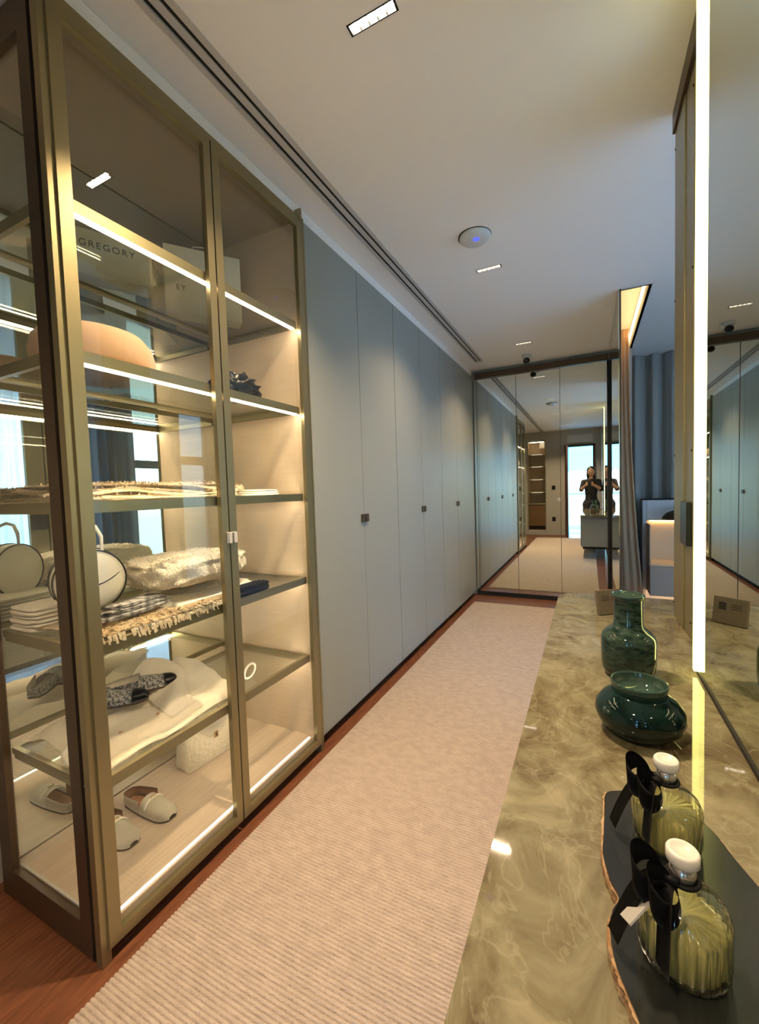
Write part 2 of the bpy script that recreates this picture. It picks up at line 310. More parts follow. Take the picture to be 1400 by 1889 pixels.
# recessed linear downlights
def downlight(y, label, watts):
    t = thing('ceiling_light', label, 'ceiling light', (-0.575, y+0.018, H), 'recessed five-cell ceiling lights')
    boxes('frame', black_m, [(-0.080, -0.0735, -0.018, 0.018, -0.002, 0.03), (0.0735, 0.080, -0.018, 0.018, -0.002, 0.03), (-0.08, 0.08, -0.018, -0.0145, -0.002, 0.03), (-0.08, 0.08, 0.0145, 0.018, -0.002, 0.03), (-0.08, 0.08, -0.018, 0.018, 0.03, 0.04)], t)
    for k in range(5):
        x = -0.0588+k*0.0294
        box('light_cell', cell_m, (x-0.0125, x+0.0125, -0.0125, 0.0125, 0.012, 0.016), t)
        if k < 4: box('divider', bronze_dark, (x+0.0135, x+0.0158, -0.0145, 0.0145, 0.0, 0.03), t)
    d = bpy.data.lights.new('downlight_lamp', 'AREA'); d.shape = 'RECTANGLE'; d.size = 0.13; d.size_y = 0.025; d.energy = watts; d.color = (1.0, 0.73, 0.45); d.spread = math.radians(120)
    o = bpy.data.objects.new('downlight_lamp', d); COL.objects.link(o); o.location = (0, 0, -0.004); o.parent = t
downlight(LAMPS[0], 'nearest recessed five-cell ceiling light, glaring bright at the top of the photo', 13.0)
downlight(LAMPS[1], 'small recessed linear ceiling light just beyond the round white ceiling sensor', 6.0)
downlight(LAMPS[2], 'farthest recessed linear ceiling light, beside the dome camera near the mirror doors', 6.0)
downlight(LAMPS[3], 'added fill light behind the photographer, built like the recessed linear ceiling lights', 11.0)  # added as fill for the near end, no lamp known here
# ceiling devices
ap = thing('ceiling_sensor', 'round white ceiling sensor disc with a blue light', 'sensor', (-0.567, 2.47, H))
lathe('housing', white_p, [(0.085, 0.0), (0.088, -0.008), (0.086, -0.018), (0.070, -0.030), (0.04, -0.037), (0.0, -0.039)], ap)
lathe('base_ring', black_m, [(0.092, 0.0), (0.092, -0.004), (0.0, -0.004)], ap, loc=(-0.003, 0.003, 0))
lathe('status_light', blue_led, [(0.020, 0), (0.018, -0.002), (0.0, -0.003)], ap, loc=(0.012, -0.028, -0.0365), seg=24)
cm = thing('dome_camera', 'small white dome camera with a black lens hanging from the ceiling before the mirror doors', 'camera', (-0.60, 4.93, H))
lathe('mount', white_p, [(0.05, 0.0), (0.052, -0.012), (0.045, -0.03), (0.0, -0.034)], cm)
lathe('lens_ball', black_gloss, [(0.0, 0.0), (0.02, -0.004), (0.033, -0.02), (0.036, -0.034), (0.030, -0.052), (0.016, -0.062), (0.0, -0.065)], cm, loc=(0, 0, -0.028))
box('lens', white_p, (0.038, 0.075, -0.02, 0.02, -0.05, -0.015), cm, 0.008)
# ceiling cove with warm light beyond the opening
struct(boxes('trim_5', cove_m, [(0.205, 0.225, 3.68, 5.47, H, 2.97), (0.40, 0.42, 3.68, 5.47, H, 2.97), (0.205, 0.42, 3.68, 3.70, H, 2.97), (0.205, 0.42, 5.45, 5.47, H, 2.97), (0.205, 0.42, 3.68, 5.47, 2.97, 2.99)]))
cl = box('cove_light_strip', cove_led, (0.385, 0.398, 3.75, 5.40, 2.86, 2.875)); tag(cl, 'warm glowing light strip inside the ceiling cove beside the bedroom opening', 'light')
# ---------------------------------------------------------------- wardrobes
def wardrobe(y0, y1, label, handle_side=(1, 0)):
    t = thing('wardrobe', label, 'wardrobe', (-1.27, (y0+y1)/2, 0), 'grey glass-fronted wardrobes along the left wall'); L = (y1-y0)/2
    boxes('body', cab_wood, [(-0.56, -0.026, -L+0.002, L-0.002, 0.07, 2.69)], t)
    box('plinth', black_m, (-0.50, -0.05, -L, L, 0.0, 0.068), t)
    for s in (-1, 1):
        a, b = (-L+0.0025, -0.0025) if s < 0 else (0.0025, L-0.0025)
        d = box('door', door_m, (-0.022, 0.0, a, b, 0.055, 2.70), t, 0.0015)
        yh = -0.024 if s < 0 else 0.024
        box('handle', bronze_dark, (0.0, 0.014, yh-0.017, yh+0.017, 1.155, 1.205), d, 0.002)
wardrobe(1.805, 2.871, 'tall grey two-door wardrobe nearest the lit display cabinet')
wardrobe(2.873, 3.936, 'tall grey two-door wardrobe in the middle of the row')
wardrobe(3.938, 5.000, 'tall grey two-door wardrobe farthest along, by the mirror doors')
fp = box('filler_panel', door_m, (-1.292, -1.272, 5.004, 5.225, 0.055, 2.70)); tag(fp, 'narrow grey end panel between the last wardrobe and the mirror doors', 'panel')
# ---------------------------------------------------------------- mirror doors at the end of the passage
mw = thing('mirror_wardrobe', 'wall of tall bronze-edged mirror doors closing the far end of the passage', 'mirror', (-0.5, YEND, 0))
put(box('top_rail', bronze_dark, (-1.245, 0.20, YEND-0.03, YEND+0.03, 2.665, 2.735)), mw)
put(box('plinth', black_m, (-1.265, 0.20, YEND-0.005, YEND+0.03, 0.0, 0.05)), mw)
for a, b in ((-1.262, -1.232), (-1.229, -0.764), (-0.759, -0.288), (-0.283, 0.183)):
    d = put(box('mirror_door', mirror_m, (a, b, YEND, YEND+0.012, 0.052, 2.664)), mw)
    box('door_edge', bronze_dark, (b, b+0.004, YEND-0.006, YEND+0.012, 0.052, 2.664), d).location = -Vector((0, 0, 0)) 
    if b == -0.288: box('handle', alu_m, (b-0.03, b-0.002, YEND-0.014, YEND-0.001, 1.16, 1.20), d, 0.002)
put(box('corner_post', black_m, (0.187, 0.204, YEND-0.012, YEND+0.02, 0.0, 2.67)), mw)
struct(box('wall_end', wall_m, (-1.88, 0.42, YEND+0.04, YEND+0.10, 0, H-0.001)))
sm = thing('side_mirror', 'tall mirrored side panel standing edge-on between the passage and the bedroom', 'mirror', (0.212, 4.45, 0))
put(box('mirror_face', mirror_m, (0.206, 0.210, 3.66, YEND-0.015, 0.01, 2.765)), sm)
put(box('backing', bronze_dark, (0.211, 0.222, 3.655, YEND+0.02, 0.0, 2.768)), sm)
# beige drape beside the panel
def drape(u, v):
    w = 0.30+(1-v)**2*0.14; y = 5.20-0.02*(1-v)+0.010*math.sin(u*4*2*PI)+0.003*math.sin(u*31)
    x = 0.235+u*(w-0.17+0.02); return (x, y, 0.02+v*2.93)
dr = grid_mesh('drape', drape_m, 61, 12, drape, thick=0.002); tag(dr, 'beige drape hanging from the lit cove beside the mirror panel', 'curtain')
# ---------------------------------------------------------------- bedroom
def curtain(name, x0, x1, y, z0, z1, folds, label, m, along='x', amp=0.045, seed=0):
    def f(u, v):
        ph = u*folds*2*PI+0.35*math.sin(u*17+seed)+0.25*noise.noise(Vector((u*9, v*2, seed)))
        d = amp*math.sin(ph)+0.012*math.sin(2.3*ph+seed)
        a = x0+(x1-x0)*u; z = z0+(z1-z0)*v
        return (a, y+d, z) if along == 'x' else (y+d, a, z)
    o = grid_mesh(name, m, int(folds*14)+1, 8, f, thick=0.003); tag(o, label, 'curtain'); return o
curtain('pale_curtain', 1.55, 2.95, 5.66, 0.3, 2.765, 15, 'pale lilac sheer curtain on the headboard wall beside the grey curtain', mat('pale_lilac_voile', (0.78, 0.76, 0.80), 0.9), amp=0.03, seed=5)
curtain('grey_curtain', 0.36, 1.55, 5.66, 0.3, 2.765, 7, 'grey full-height curtain with deep folds behind the bed headboard', curt_m, seed=1)
curtain('grey_curtain', 3.42, 4.40, 2.98, 0.02, 2.76, 7, 'dark grey curtain bunched between the two bedroom windows', curt_m, 'y', seed=2)
sheer = mat('blue_sheer', (0.45, 0.52, 0.62), 0.9, trans=0.0); sb = sheer.node_tree.nodes['Principled BSDF']
tl = sheer.node_tree.nodes.new('ShaderNodeBsdfTranslucent'); tl.inputs[0].default_value = (0.62, 0.70, 0.82, 1); ms = sheer.node_tree.nodes.new('ShaderNodeMixShader'); ms.inputs[0].default_value = 0.6
tp = sheer.node_tree.nodes.new('ShaderNodeBsdfTransparent'); m2 = sheer.node_tree.nodes.new('ShaderNodeMixShader'); m2.inputs[0].default_value = 0.08
sheer.node_tree.links.new(sb.outputs[0], ms.inputs[1]); sheer.node_tree.links.new(tl.outputs[0], ms.inputs[2]); sheer.node_tree.links.new(ms.outputs[0], m2.inputs[1]); sheer.node_tree.links.new(tp.outputs[0], m2.inputs[2])
sheer.node_tree.links.new(m2.outputs[0], sheer.node_tree.nodes['Material Output'].inputs[0])
curtain('sheer_curtain', 0.1, 3.36, 3.03, 0.02, 2.76, 26, 'pale blue sheer curtain over the wide bedroom window', sheer, 'y', 0.03, seed=3)
hb = thing('headboard', 'pale grey upholstered headboard wall panel under the grey curtain', 'headboard', (1.5, 5.45, 0))
put(boxes('panel', head_m, [(0.52, 0.56, 5.36, 5.56, 0.0, 1.15), (0.56, 2.6, 5.50, 5.56, 0.0, 1.15), (0.56, 2.6, 5.36, 5.50, 0.93, 1.15)], bev=0.006), hb)
put(box('top_trim', black_m, (0.518, 2.6, 5.37, 5.555, 1.151, 1.162)), hb)
amber = emis('amber_led', (1.0, 0.62, 0.28), 9.0)
ns = thing('nightstand', 'built-in bedside unit glowing warm under the grey curtain', 'nightstand', (0.80, 5.3, 0))
put(boxes('niche', niche_m, [(0.561, 1.10, 5.485, 5.499, 0.49, 0.92), (0.561, 0.572, 5.12, 5.485, 0.49, 0.90), (0.561, 1.10, 5.12, 5.485, 0.475, 0.49)]), ns)
put(box('drawer', taupe_m, (0.561, 1.10, 5.10, 5.48, 0.17, 0.473), bev=0.004), ns)
put(box('light_strip', amber, (0.60, 1.08, 5.470, 5.484, 0.915, 0.925)), ns)
put(box('light_strip', amber, (0.58, 1.08, 5.30, 5.315, 0.155, 0.165)), ns)
lm = thing('bedside_lamp', 'dark dome-shaded wall lamp above the glowing bedside niche', 'lamp', (0.80, 5.215, 0.985))
lathe('lamp_shade', bronze_dark, [(0.125, -0.03), (0.115, 0.0), (0.08, 0.04), (0.03, 0.062), (0.0, 0.065), (0.0, 0.060), (0.028, 0.057), (0.075, 0.035), (0.11, -0.003), (0.12, -0.03)], lm)
lathe('bulb', emis('lamp_bulb', (1.0, 0.60, 0.26), 60.0), [(0.0, -0.02), (0.025, -0.005), (0.03, 0.01), (0.015, 0.03), (0.0, 0.032)], lm, seg=20)
tube('arm', bronze_dark, [(0, 0.0, 0.06), (0, 0.04, 0.09), (0, 0.08, 0.09), (0, 0.12, 0.09)], 0.007, lm)
# ---------------------------------------------------------------- sliding door leaf and mirror on the right wall
sd = thing('sliding_door', 'bronze-framed sliding door leaf drawn back beside the counter mirror', 'door', (0.33, 1.88, 0.0))
put(box('stile', bronze, (0.308, 0.345, 1.868, 2.052, CT+0.002, 2.69), bev=0.002), sd); put(box('stile', bronze, (0.312, 0.345, 1.735, 1.858, CT+0.002, 2.69), bev=0.002), sd)
put(box('groove', black_m, (0.322, 0.342, 1.856, 1.870, CT+0.002, 2.69)), sd)
lk = put(box('lock', black_gloss, (0.296, 0.312, 1.742, 1.852, 1.125, 1.275), bev=0.003), sd)
put(box('top_track', bronze_dark, (0.300, 0.36, 1.50, 2.06, 2.692, 2.768)), sd)
put(box('pane', glass_m, (0.334, 0.340, 1.50, 1.735, 0.82, 2.69)), sd)
for z in (0.86, 1.45, 2.05, 2.62):
    for y in (2.038, 1.748):
        o = lathe('screw', black_m, [(0.004, 0), (0.004, 0.002), (0, 0.002)], None, seg=10, loc=(0.3075 if y > 1.9 else 0.3115, y, z), rot=(0, -PI/2, 0)); put(o, sd)
cmr = thing('wall_mirror', 'large frameless mirror on the right wall behind the stone counter', 'mirror', (RX, 0.7, CT))
put(box('mirror_face', mirror_g, (RX, RX+0.006, -0.1, 1.428, CT+0.012, 2.765)), cmr)
put(box('bottom_channel', black_m, (RX-0.003, 0.299, -0.1, 1.45, CT+0.001, CT+0.0115)), cmr)
put(box('back_board', bronze_dark, (RX+0.007, 0.299, -0.1, 1.45, CT+0.012, 2.765)), cmr)
lb = box('mirror_light_bar', bar_m, (RX-0.012, RX+0.004, 1.429, 1.447, CT+0.013, 2.766)); tag(lb, 'bright yellow-white vertical light bar at the end of the counter mirror', 'light')
# ---------------------------------------------------------------- vanity
va = thing('vanity_cabinet', 'floating grey lacquer vanity cabinet under the stone counter', 'cabinet', (0.08, 1.2, 0.0))
put(box('body', vanity_m, (-0.115, 0.298, 0.14, 2.28, 0.24, CT-0.041), bev=0.002), va)
for a, b in ((0.14, 0.85), (0.853, 1.565), (1.568, 2.28)): put(box('drawer', vanity_m, (-0.134, -0.117, a, b, 0.25, CT-0.046), bev=0.002), va)
put(box('shadow_base', black_m, (-0.10, 0.298, 0.16, 2.26, 0.20, 0.239)), va)
out = [(-0.137, 0.12)]
for k in range(7):
    a = PI-k*PI/12; out.append((-0.037+0.10*math.cos(a), 2.23+0.10*math.sin(a)))
out += [(0.350, 2.33), (0.350, 1.462), (0.298, 1.462), (0.298, 0.12)]
ct = prism('stone_counter', stone_m, out, CT-0.04, CT, bev=0.0015); tag(ct, 'long polished beige veined stone counter running along the right side', 'countertop')
# ---------------------------------------------------------------- rug
def rug():
    bm = bmesh.new(); per = 0.0128; y = -0.95; rows = []
    while y < 4.86:
        for dy, z in ((0.0, 0.0085), (0.003, 0.0125), (0.0064, 0.0140), (0.0098, 0.0125)): rows.append((y+dy, z))
        y += per
    V = [(bm.verts.new((-1.205, y, z)), bm.verts.new((0.11, y, z))) for y, z in [(-0.95, 0.001)]+rows+[(rows[-1][0]+0.004, 0.001)]]
    for a, b in zip(V[:-1], V[1:]): bm.faces.new((a[0], a[1], b[1], b[0]))
    bm.faces.new([v[0] for v in V]); bm.faces.new([v[1] for v in V][::-1])
    return link_bm('runner_rug', bm, rug_m)
tag(rug(), 'long beige ribbed wool runner rug filling the passage floor', 'rug')
# ---------------------------------------------------------------- lit display cabinet
dc = thing('display_cabinet', 'tall bronze-framed glass display cabinet with five lit shelves at the left', 'cabinet', (-1.5, 1.2, 0))
P = lambda o: put(o, dc)
P(box('plinth', black_m, (-1.78, -1.305, 0.69, 1.74, 0.0, 0.058)))
P(box('floor_panel', cab_floor, (XM+0.005, -1.272, 0.672, 1.742, 0.06, 0.10)))
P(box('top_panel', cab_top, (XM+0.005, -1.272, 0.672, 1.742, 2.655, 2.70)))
P(box('side_panel', cab_wood, (XM+0.005, -1.272, 1.722, 1.742, 0.10, 2.655)))
P(box('back_mirror', mirror_m, (XM-0.006, XM, 0.655, 1.745, 0.06, 2.70)))
P(box('back_board', bronze_dark, (XM-0.03, XM-0.007, 0.655, 1.745, 0.0, 2.70)))
# side glass towards the camera
sg = P(boxes('side_frame', bronze_dark, [(-1.352, -1.298, YB, YB+0.022, 0.012, 2.69), (XM+0.002, -1.745, YB, YB+0.022, 0.012, 2.69), (-1.745, -1.352, YB, YB+0.022, 0.012, 0.110), (-1.745, -1.352, YB, YB+0.022, 2.60, 2.69)]))
box('glass_pane', glass_m, (-1.748, -1.350, YB+0.009, YB+0.014, 0.108, 2.602), sg)
box('inner_bead', alu_m, (-1.745, -1.352, YB+0.0225, YB+0.030, 0.1005, 0.116), sg)
P(box('corner_post', bronze, (-1.286, -1.258, YB+0.002, YB+0.03, 0.0, 2.70), bev=0.001)); P(box('shadow_gap', black_m, (-1.298, -1.2865, YB+0.010, YB+0.03, 0.0, 2.69)))
P(boxes('right_jamb', bronze, [(-1.285, -1.251, 1.7535, 1.766, 0.0, 2.735), (-1.282, -1.256, 1.776, 1.786, 0.0, 2.70)])); P(boxes('shadow_gap', black_m, [(-1.29, -1.262, 1.766, 1.776, 0.0, 2.70), (-1.295, -1.275, 1.786, 1.803, 0.0, 2.70)]))
P(box('top_rail', bronze, (-1.284, -1.262, YB+0.03, 1.7535, 2.672, 2.700)))
P(box('painted_glint_strip', glow_soft, (-1.289, -1.281, 0.715, 1.700, 0.101, 0.106)))  # emission paints the bright reflection along the cabinet floor edge
# doors
for a, b, s in ((0.672, 1.2005, 1), (1.2065, 1.7515, -1)):
    w = 0.036
    d = P(boxes('door', bronze, [(-1.270, -1.250, a, a+w, 0.045, 2.668), (-1.270, -1.250, b-w+0.004, b, 0.045, 2.668), (-1.270, -1.250, a+w, b-w+0.004, 0.045, 0.078), (-1.270, -1.250, a+w, b-w+0.004, 2.632, 2.668)]))
    box('glass_pane', glass_m, (-1.264, -1.260, a+w-0.002, b-w+0.006, 0.077, 2.634), d)
    if s > 0: boxes('handle', alu_m, [(-1.2495, -1.232, b-0.014, b+0.000, 1.165, 1.207)], d, 0.002)
    else: boxes('handle', alu_m, [(-1.2495, -1.232, a+0.004, a+0.020, 1.165, 1.207)], d, 0.002)
# five glass shelves with bronze rails and an LED under the front rail
SHELF = (2.185, 1.772, 1.345, 0.927, 0.526)
for zt in SHELF:
    s = P(boxes('shelf', bronze, [(-1.295, -1.278, 0.675, 1.720, zt-0.034, zt), (XM+0.055, XM+0.068, 0.675, 1.720, zt-0.022, zt), (XM+0.068, -1.295, 0.675, 0.690, zt-0.034, zt), (XM+0.068, -1.295, 1.706, 1.720, zt-0.034, zt)]))
    box('glass_pane', shelf_glass, (XM+0.068, -1.295, 0.690, 1.706, zt-0.011, zt-0.003), s)
    if zt > EYE+0.1: box('light_strip', led_m, (-1.2945, -1.279, 0.690, 1.704, zt-0.041, zt-0.035), s)
    else: box('light_strip', led_m, (-1.303, -1.2955, 0.690, 1.704, zt-0.033, zt-0.018), s)
# ---- things in the cabinet
def obj_at(name, label, cat, loc, group=None, rz=0.0): return thing(name, label, cat, loc, group, (0, 0, rz))
# top shelf: two paper shopping bags
def paper_bag(name, label, loc, rz, w, h, d, txt, ts, tx, tz):
    t = obj_at(name, label, 'bag', loc, 'white paper shopping bags on the top shelf', rz)
    bm = bmesh.new(); V = []
    for z, dd in ((0, d), (0.02, d), (h*0.55, d*0.93), (h, d*0.72)):
        V.append([bm.verts.new((x, y, z)) for x, y in ((0, -w/2), (0, w/2), (-dd/2*1.02, w/2-0.006*(z > 0)), (-dd, w/2), (-dd, -w/2), (-dd/2*1.02, -w/2+0.006*(z > 0)))])
    for a, b in zip(V[:-1], V[1:]):
        for k in range(6): bm.faces.new((a[k], a[(k+1) % 6], b[(k+1) % 6], b[k]))
    bm.faces.new(V[0]); link_bm('bag_body', bm, bag_m, t)
    for x in (-d*0.10, -d*0.60): tube('handle', bag_m, [(x, -0.045, h-0.002), (x+0.01, -0.043, h+0.008), (x+0.016, 0, h+0.012), (x+0.01, 0.043, h+0.008), (x, 0.045, h-0.002)], 0.0025, t, 6)
    text_mesh('lettering', ink, txt, ts, t, (0.0018-0.0*h, tx, tz), (PI/2, 0, PI/2))
    return t
paper_bag('shopping_bag', 'white paper shopping bag lettered GREGORY, nearest the corner post on the top shelf', (-1.63, 1.035, SHELF[0]), -0.45, 0.30, 0.165, 0.09, 'GREGORY', 0.034, 0.0, 0.112)
paper_bag('shopping_bag', 'white paper shopping bag slanting behind the glass door divider on the top shelf', (-1.60, 1.462, SHELF[0]), -0.62, 0.33, 0.30, 0.085, 'EY', 0.034, -0.10, 0.115)
# second shelf: felt hat and a black ruffled purse
t = obj_at('felt_hat', 'rounded beige felt hat on the second shelf from the top', 'hat', (-1.50, 0.89, SHELF[1]))
lathe('crown', hat_m, [(0.158, 0.006), (0.168, 0.03), (0.170, 0.06), (0.160, 0.10), (0.135, 0.132), (0.09, 0.148), (0.04, 0.153), (0.0, 0.154)], t, sx=0.98, sy=1.1)
lathe('brim', hat_m, [(0.150, 0.0), (0.182, 0.001), (0.186, 0.004), (0.180, 0.008), (0.150, 0.009)], t, sy=1.08)
t = obj_at('beaded_purse', 'small black ruffled purse with gold beads on the second shelf behind the right glass door', 'purse', (-1.43, 1.46, SHELF[1]))
blob('purse_body', black_gloss, (0, 0, 0.055), (0.075, 0.12, 0.062), t, 0.55, 5.0, 4, seed=4, flatbot=-0.0545)
for k in range(9):
    o = blob('bead', gold_m, (random.uniform(-0.01, 0.04), random.uniform(-0.09, 0.07), random.uniform(0.095, 0.118)), (0.006, 0.006, 0.006), t, 0, 1, 1)
# middle shelf: fur throw
def fur(name, label, loc, rad, m, cat, amp, seed, n=900, ln=0.018, shelf_edge=False, power=0.55, par=None, yaw=0.0, nm='body'):
    t = par or obj_at(name, label, cat, loc)
    o = blob(nm, m, (0, 0, rad[2]), rad, t, amp, 4.0, 5, power, seed, -rad[2], yaw)
    bm = bmesh.new(); me = o.data; vs = me.vertices; rnd = random.Random(seed)
    for _ in range(n):
        v = vs[rnd.randrange(len(vs))]; nrm = Vector(v.normal)
        if nrm.z < -0.3: continue
        p = Vector(v.co); d = (nrm+Vector((rnd.uniform(-.6, .6), rnd.uniform(-.6, .6), rnd.uniform(-.4, .2)))).normalized(); s = d.cross(Vector((0, 0, 1))).normalized()*0.0028
        q = p+d*ln*rnd.uniform(.5, 1); q.z = max(q.z, -rad[2]+0.001)
        a = bm.verts.new(p-s); b = bm.verts.new(p+s); c = bm.verts.new(q); e = bm.verts.new(p+nrm*0.003-d*0.001)
        bm.faces.new((a, b, c)); bm.faces.new((a, e, c)); bm.faces.new((b, c, e))
    f = link_bm('fur_tufts', bm, m, o); f['kind'] = 'stuff'; return t
fur('fur_throw', 'long flat cream fur throw lying along the middle shelf', (-1.50, 1.05, SHELF[2]), (0.180, 0.36, 0.030), fur_m, 'throw', 0.20, 3, 5200, 0.011, power=0.6)
t = obj_at('folded_shawl', 'thin folded white shawl behind the right glass door on the middle shelf', 'shawl', (-1.50, 1.54, SHELF[2]))
for k in range(3): blob('fold', cloth_m, (0, 0, 0.005+k*0.009), (0.15, 0.13-k*0.006, 0.0055), t, 0.1, 3, 3, 0.45, k+9)
# fourth shelf
z4 = SHELF[3]
t = obj_at('fringed_throw', 'folded cream throw with fringes hanging over the front edge of the fourth shelf', 'throw', (-1.42, 0.97, z4))
def thr(u, v):
    lo = -0.20+0.265*min(1.0, max(0.0, (v-0.42)/0.16)); x = lo+u*(0.14-lo); y = -0.28+v*0.60; zz = 0.020+0.007*noise.noise(Vector((x*9, y*9, 1))); zz = zz if u < 0.93 else zz-(u-0.93)*0.10
    return (x, y*(1-0.12*u), zz)
grid_mesh('cloth', fur_m, 24, 30, thr, t, thick=0.018)
bm = bmesh.new(); rn = random.Random(5)
for k in range(620):
    u = rn.uniform(0.45, 1.0); v = rn.uniform(0, 1); p = Vector(thr(u, v)); lean = Vector((rn.uniform(0.5, 1), rn.uniform(-.5, .5), rn.uniform(-.1, .35))).normalized(); L_ = rn.uniform(0.018, 0.034)
    if u > 0.94: lean = Vector((0.35, rn.uniform(-.3, .3), -0.8)).normalized(); p = Vector(thr(1.0, v*0.82))+Vector((0.0, 0, 0.002))
    s = Vector((-lean.y, lean.x, 0)).normalized()*0.0032; q = p+lean*L_; a, b, c, e = [bm.verts.new(w_) for w_ in (p-s, p+s, q+s, q-s)]; top = bm.verts.new((p+q)/2+Vector((0.001, 0, 0.005)))
    for tri in ((a, b, top), (b, c, top), (c, e, top), (e, a, top)): bm.faces.new(tri)
fr = link_bm('fringe', bm, fur_m, t); fr['kind'] = 'stuff'
for k in range(3):
    t = obj_at('folded_cloth', ['lowest folded white knit under the round handbag', 'middle folded white knit under the round handbag', 'topmost folded white knit, right under the round handbag'][k], 'cloth', (-1.665, 0.80, z4+0.001+k*0.026), 'folded white knits on the fourth shelf')
    blob('fold', cloth_m, (0, 0, 0.007), (0.085-0.003*k, 0.115, 0.0065), t, 0.06, 3, 4, 0.35, 20+k); blob('fold', cloth_m, (0.002, 0.002, 0.0195), (0.082-0.003*k, 0.112, 0.006), t, 0.06, 3, 4, 0.35, 30+k)
# round handbag
t = obj_at('round_handbag', 'round cream handbag with black piping and a loop handle on the fourth shelf', 'handbag', (-1.535, 0.835, z4+0.045)); t.rotation_euler = (0, 0, -0.35)
def disc(name, m, r, x0, x1, par, cz):
    pr = [(r*0.86, x0), (r*0.97, x0+0.008), (r, x0+0.02), (r, x1-0.02), (r*0.97, x1-0.008), (r*0.86, x1), (0.0, x1+0.004)]
    return lathe(name, m, [(0.0, x0-0.004)]+pr, par, seg=48, loc=(0, 0, cz), rot=(0, PI/2, 0))
disc('bag_body', leather_w, 0.105, -0.05, 0.05, t, 0.107)
for x in (-0.046, 0.050):
    tube('piping', black_gloss, [(x, 0.1035*math.cos(a*PI/18), 0.107+0.1035*math.sin(a*PI/18)) for a in range(36)], 0.0028, t, 6, True)
tube('zip', black_gloss, [(0.0, 0.107*math.cos(a*PI/24), 0.107+0.107*math.sin(a*PI/24)) for a in range(-4, 29)], 0.0022, t, 6)
tube('flap_seam', black_gloss, [(0.055-0.006*abs(q)/0.08, q, 0.09+5*(q*q)) for q in [i*0.01-0.085 for i in range(18)]], 0.002, t, 6)
tube('handle', leather_w, [(0.0, -0.045, 0.195), (0, -0.045, 0.25), (0, -0.03, 0.285), (0, 0.0, 0.295), (0, 0.03, 0.285), (0, 0.045, 0.25), (0, 0.045, 0.195)], 0.0065, t, 8)
t = obj_at('patterned_scarf', 'folded black and white printed scarf in front of the round handbag', 'scarf', (-1.395, 0.90, z4+0.034), rz=0.15)
for k in range(3): blob('fold', pattern_m, (-0.01*k, 0.01*k, 0.008+k*0.012), (0.040, 0.135-k*0.02, 0.0085), t, 0.22, 5, 4, 0.6, 40+k)
t = obj_at('fluffy_sweater', 'folded fluffy cream sweater on the fourth shelf behind the door divider', 'sweater', (-1.53, 1.27, z4))
blob('lower_fold', cloth_m, (0.01, 0.0, 0.016), (0.15, 0.22, 0.016), t, 0.1, 3, 4, 0.45, 50, -0.0155)
fur('x', '', (0, 0, 0), (0.150, 0.235, 0.062), knit_m, 'x', 0.12, 6, 3200, 0.007, par=t, nm='upper_fold', power=0.62); t.children[-1].location.z = 0.030+0.062
fur('x', '', (0, 0, 0), (0.095, 0.140, 0.024), knit_m, 'x', 0.15, 8, 1200, 0.007, par=t, nm='sleeve', power=0.7); t.children[-1].location = (0.045, -0.075, 0.135)
t = obj_at('hair_clip', 'small dark hair clip lying on top of the fluffy cream sweater', 'hair clip', (-1.50, 1.21, z4+0.158)); tube('clip_arm', bronze_dark, [(0, -0.035, 0.004), (0.005, 0, 0.009), (0, 0.035, 0.004)], 0.0035, t, 8); tube('clip_arm', bronze_dark, [(0.01, -0.033, 0.003), (0.017, 0, 0.006), (0.01, 0.033, 0.003)], 0.003, t, 8)
t = obj_at('black_beret', 'folded black wool scarf at the front of the fourth shelf by the door divider', 'scarf', (-1.322, 1.36, z4), rz=0.0)
blob('fold', navy_m, (0, 0.0, 0.010), (0.045, 0.11, 0.010), t, 0.15, 4, 4, 0.6, 60, -0.0095); blob('fold', navy_m, (-0.006, 0.015, 0.026), (0.040, 0.10, 0.009), t, 0.2, 4, 4, 0.6, 61)
t.name = 'folded_scarf'
# fifth shelf: jacket, tweed shoes, bangle
z5 = SHELF[4]
t = obj_at('ivory_jacket', 'ivory cotton jacket spread out flat over the fifth shelf', 'jacket', (-1.50, 1.0, z5))
def jac(u, v):
    x = -0.20+u*0.405; y = -0.315+v*0.60+0.03*math.sin(u*5)
    z = 0.026+0.014*noise.noise(Vector((x*9, y*7, 2)))+0.012*abs(math.sin((x*3+y*2)*5))**5+0.006*abs(noise.noise(Vector((x*20, y*14, 5))))
    if v > 0.55: z += 0.06*(v-0.55)/0.45*(1-u)
    if u > 0.9: z -= (u-0.9)*0.18
    return (x, y, max(z, 0.008))
grid_mesh('jacket_back', cloth_m, 40, 50, jac, t, thick=0.006)
def lap(u, v): p = Vector(jac(0.05+0.86*u, 0.52+0.34*v*(1-0.5*u))); return (p.x, p.y, p.z+0.016+0.05*math.sin(PI*v)*(1-u)+0.03*(1-u)*v)
grid_mesh('lapel', cloth_m, 24, 20, lap, t, thick=0.004)
def flp(u, v): p = Vector(jac(0.55+0.42*u, 0.10+0.62*v)); return (p.x, p.y, p.z+0.012+0.004*math.sin(v*9))
grid_mesh('front_flap', cloth_m, 14, 30, flp, t, thick=0.005)
tube('sleeve', cloth_m, [(-0.02, -0.21, 0.035), (0.01, -0.26, 0.035), (0.03, -0.29, 0.028), (0.05, -0.300, 0.012), (0.06, -0.302, 0.004)], [0.022, 0.026, 0.024, 0.015, 0.005], t, 12, flat=0.6)
for k in range(3): lathe('button', leather_t, [(0.0, 0), (0.006, 0.0005), (0.006, 0.002), (0, 0.0025)], t, seg=12, loc=(0.10+0.008*k, -0.17+0.13*k, 0.048))
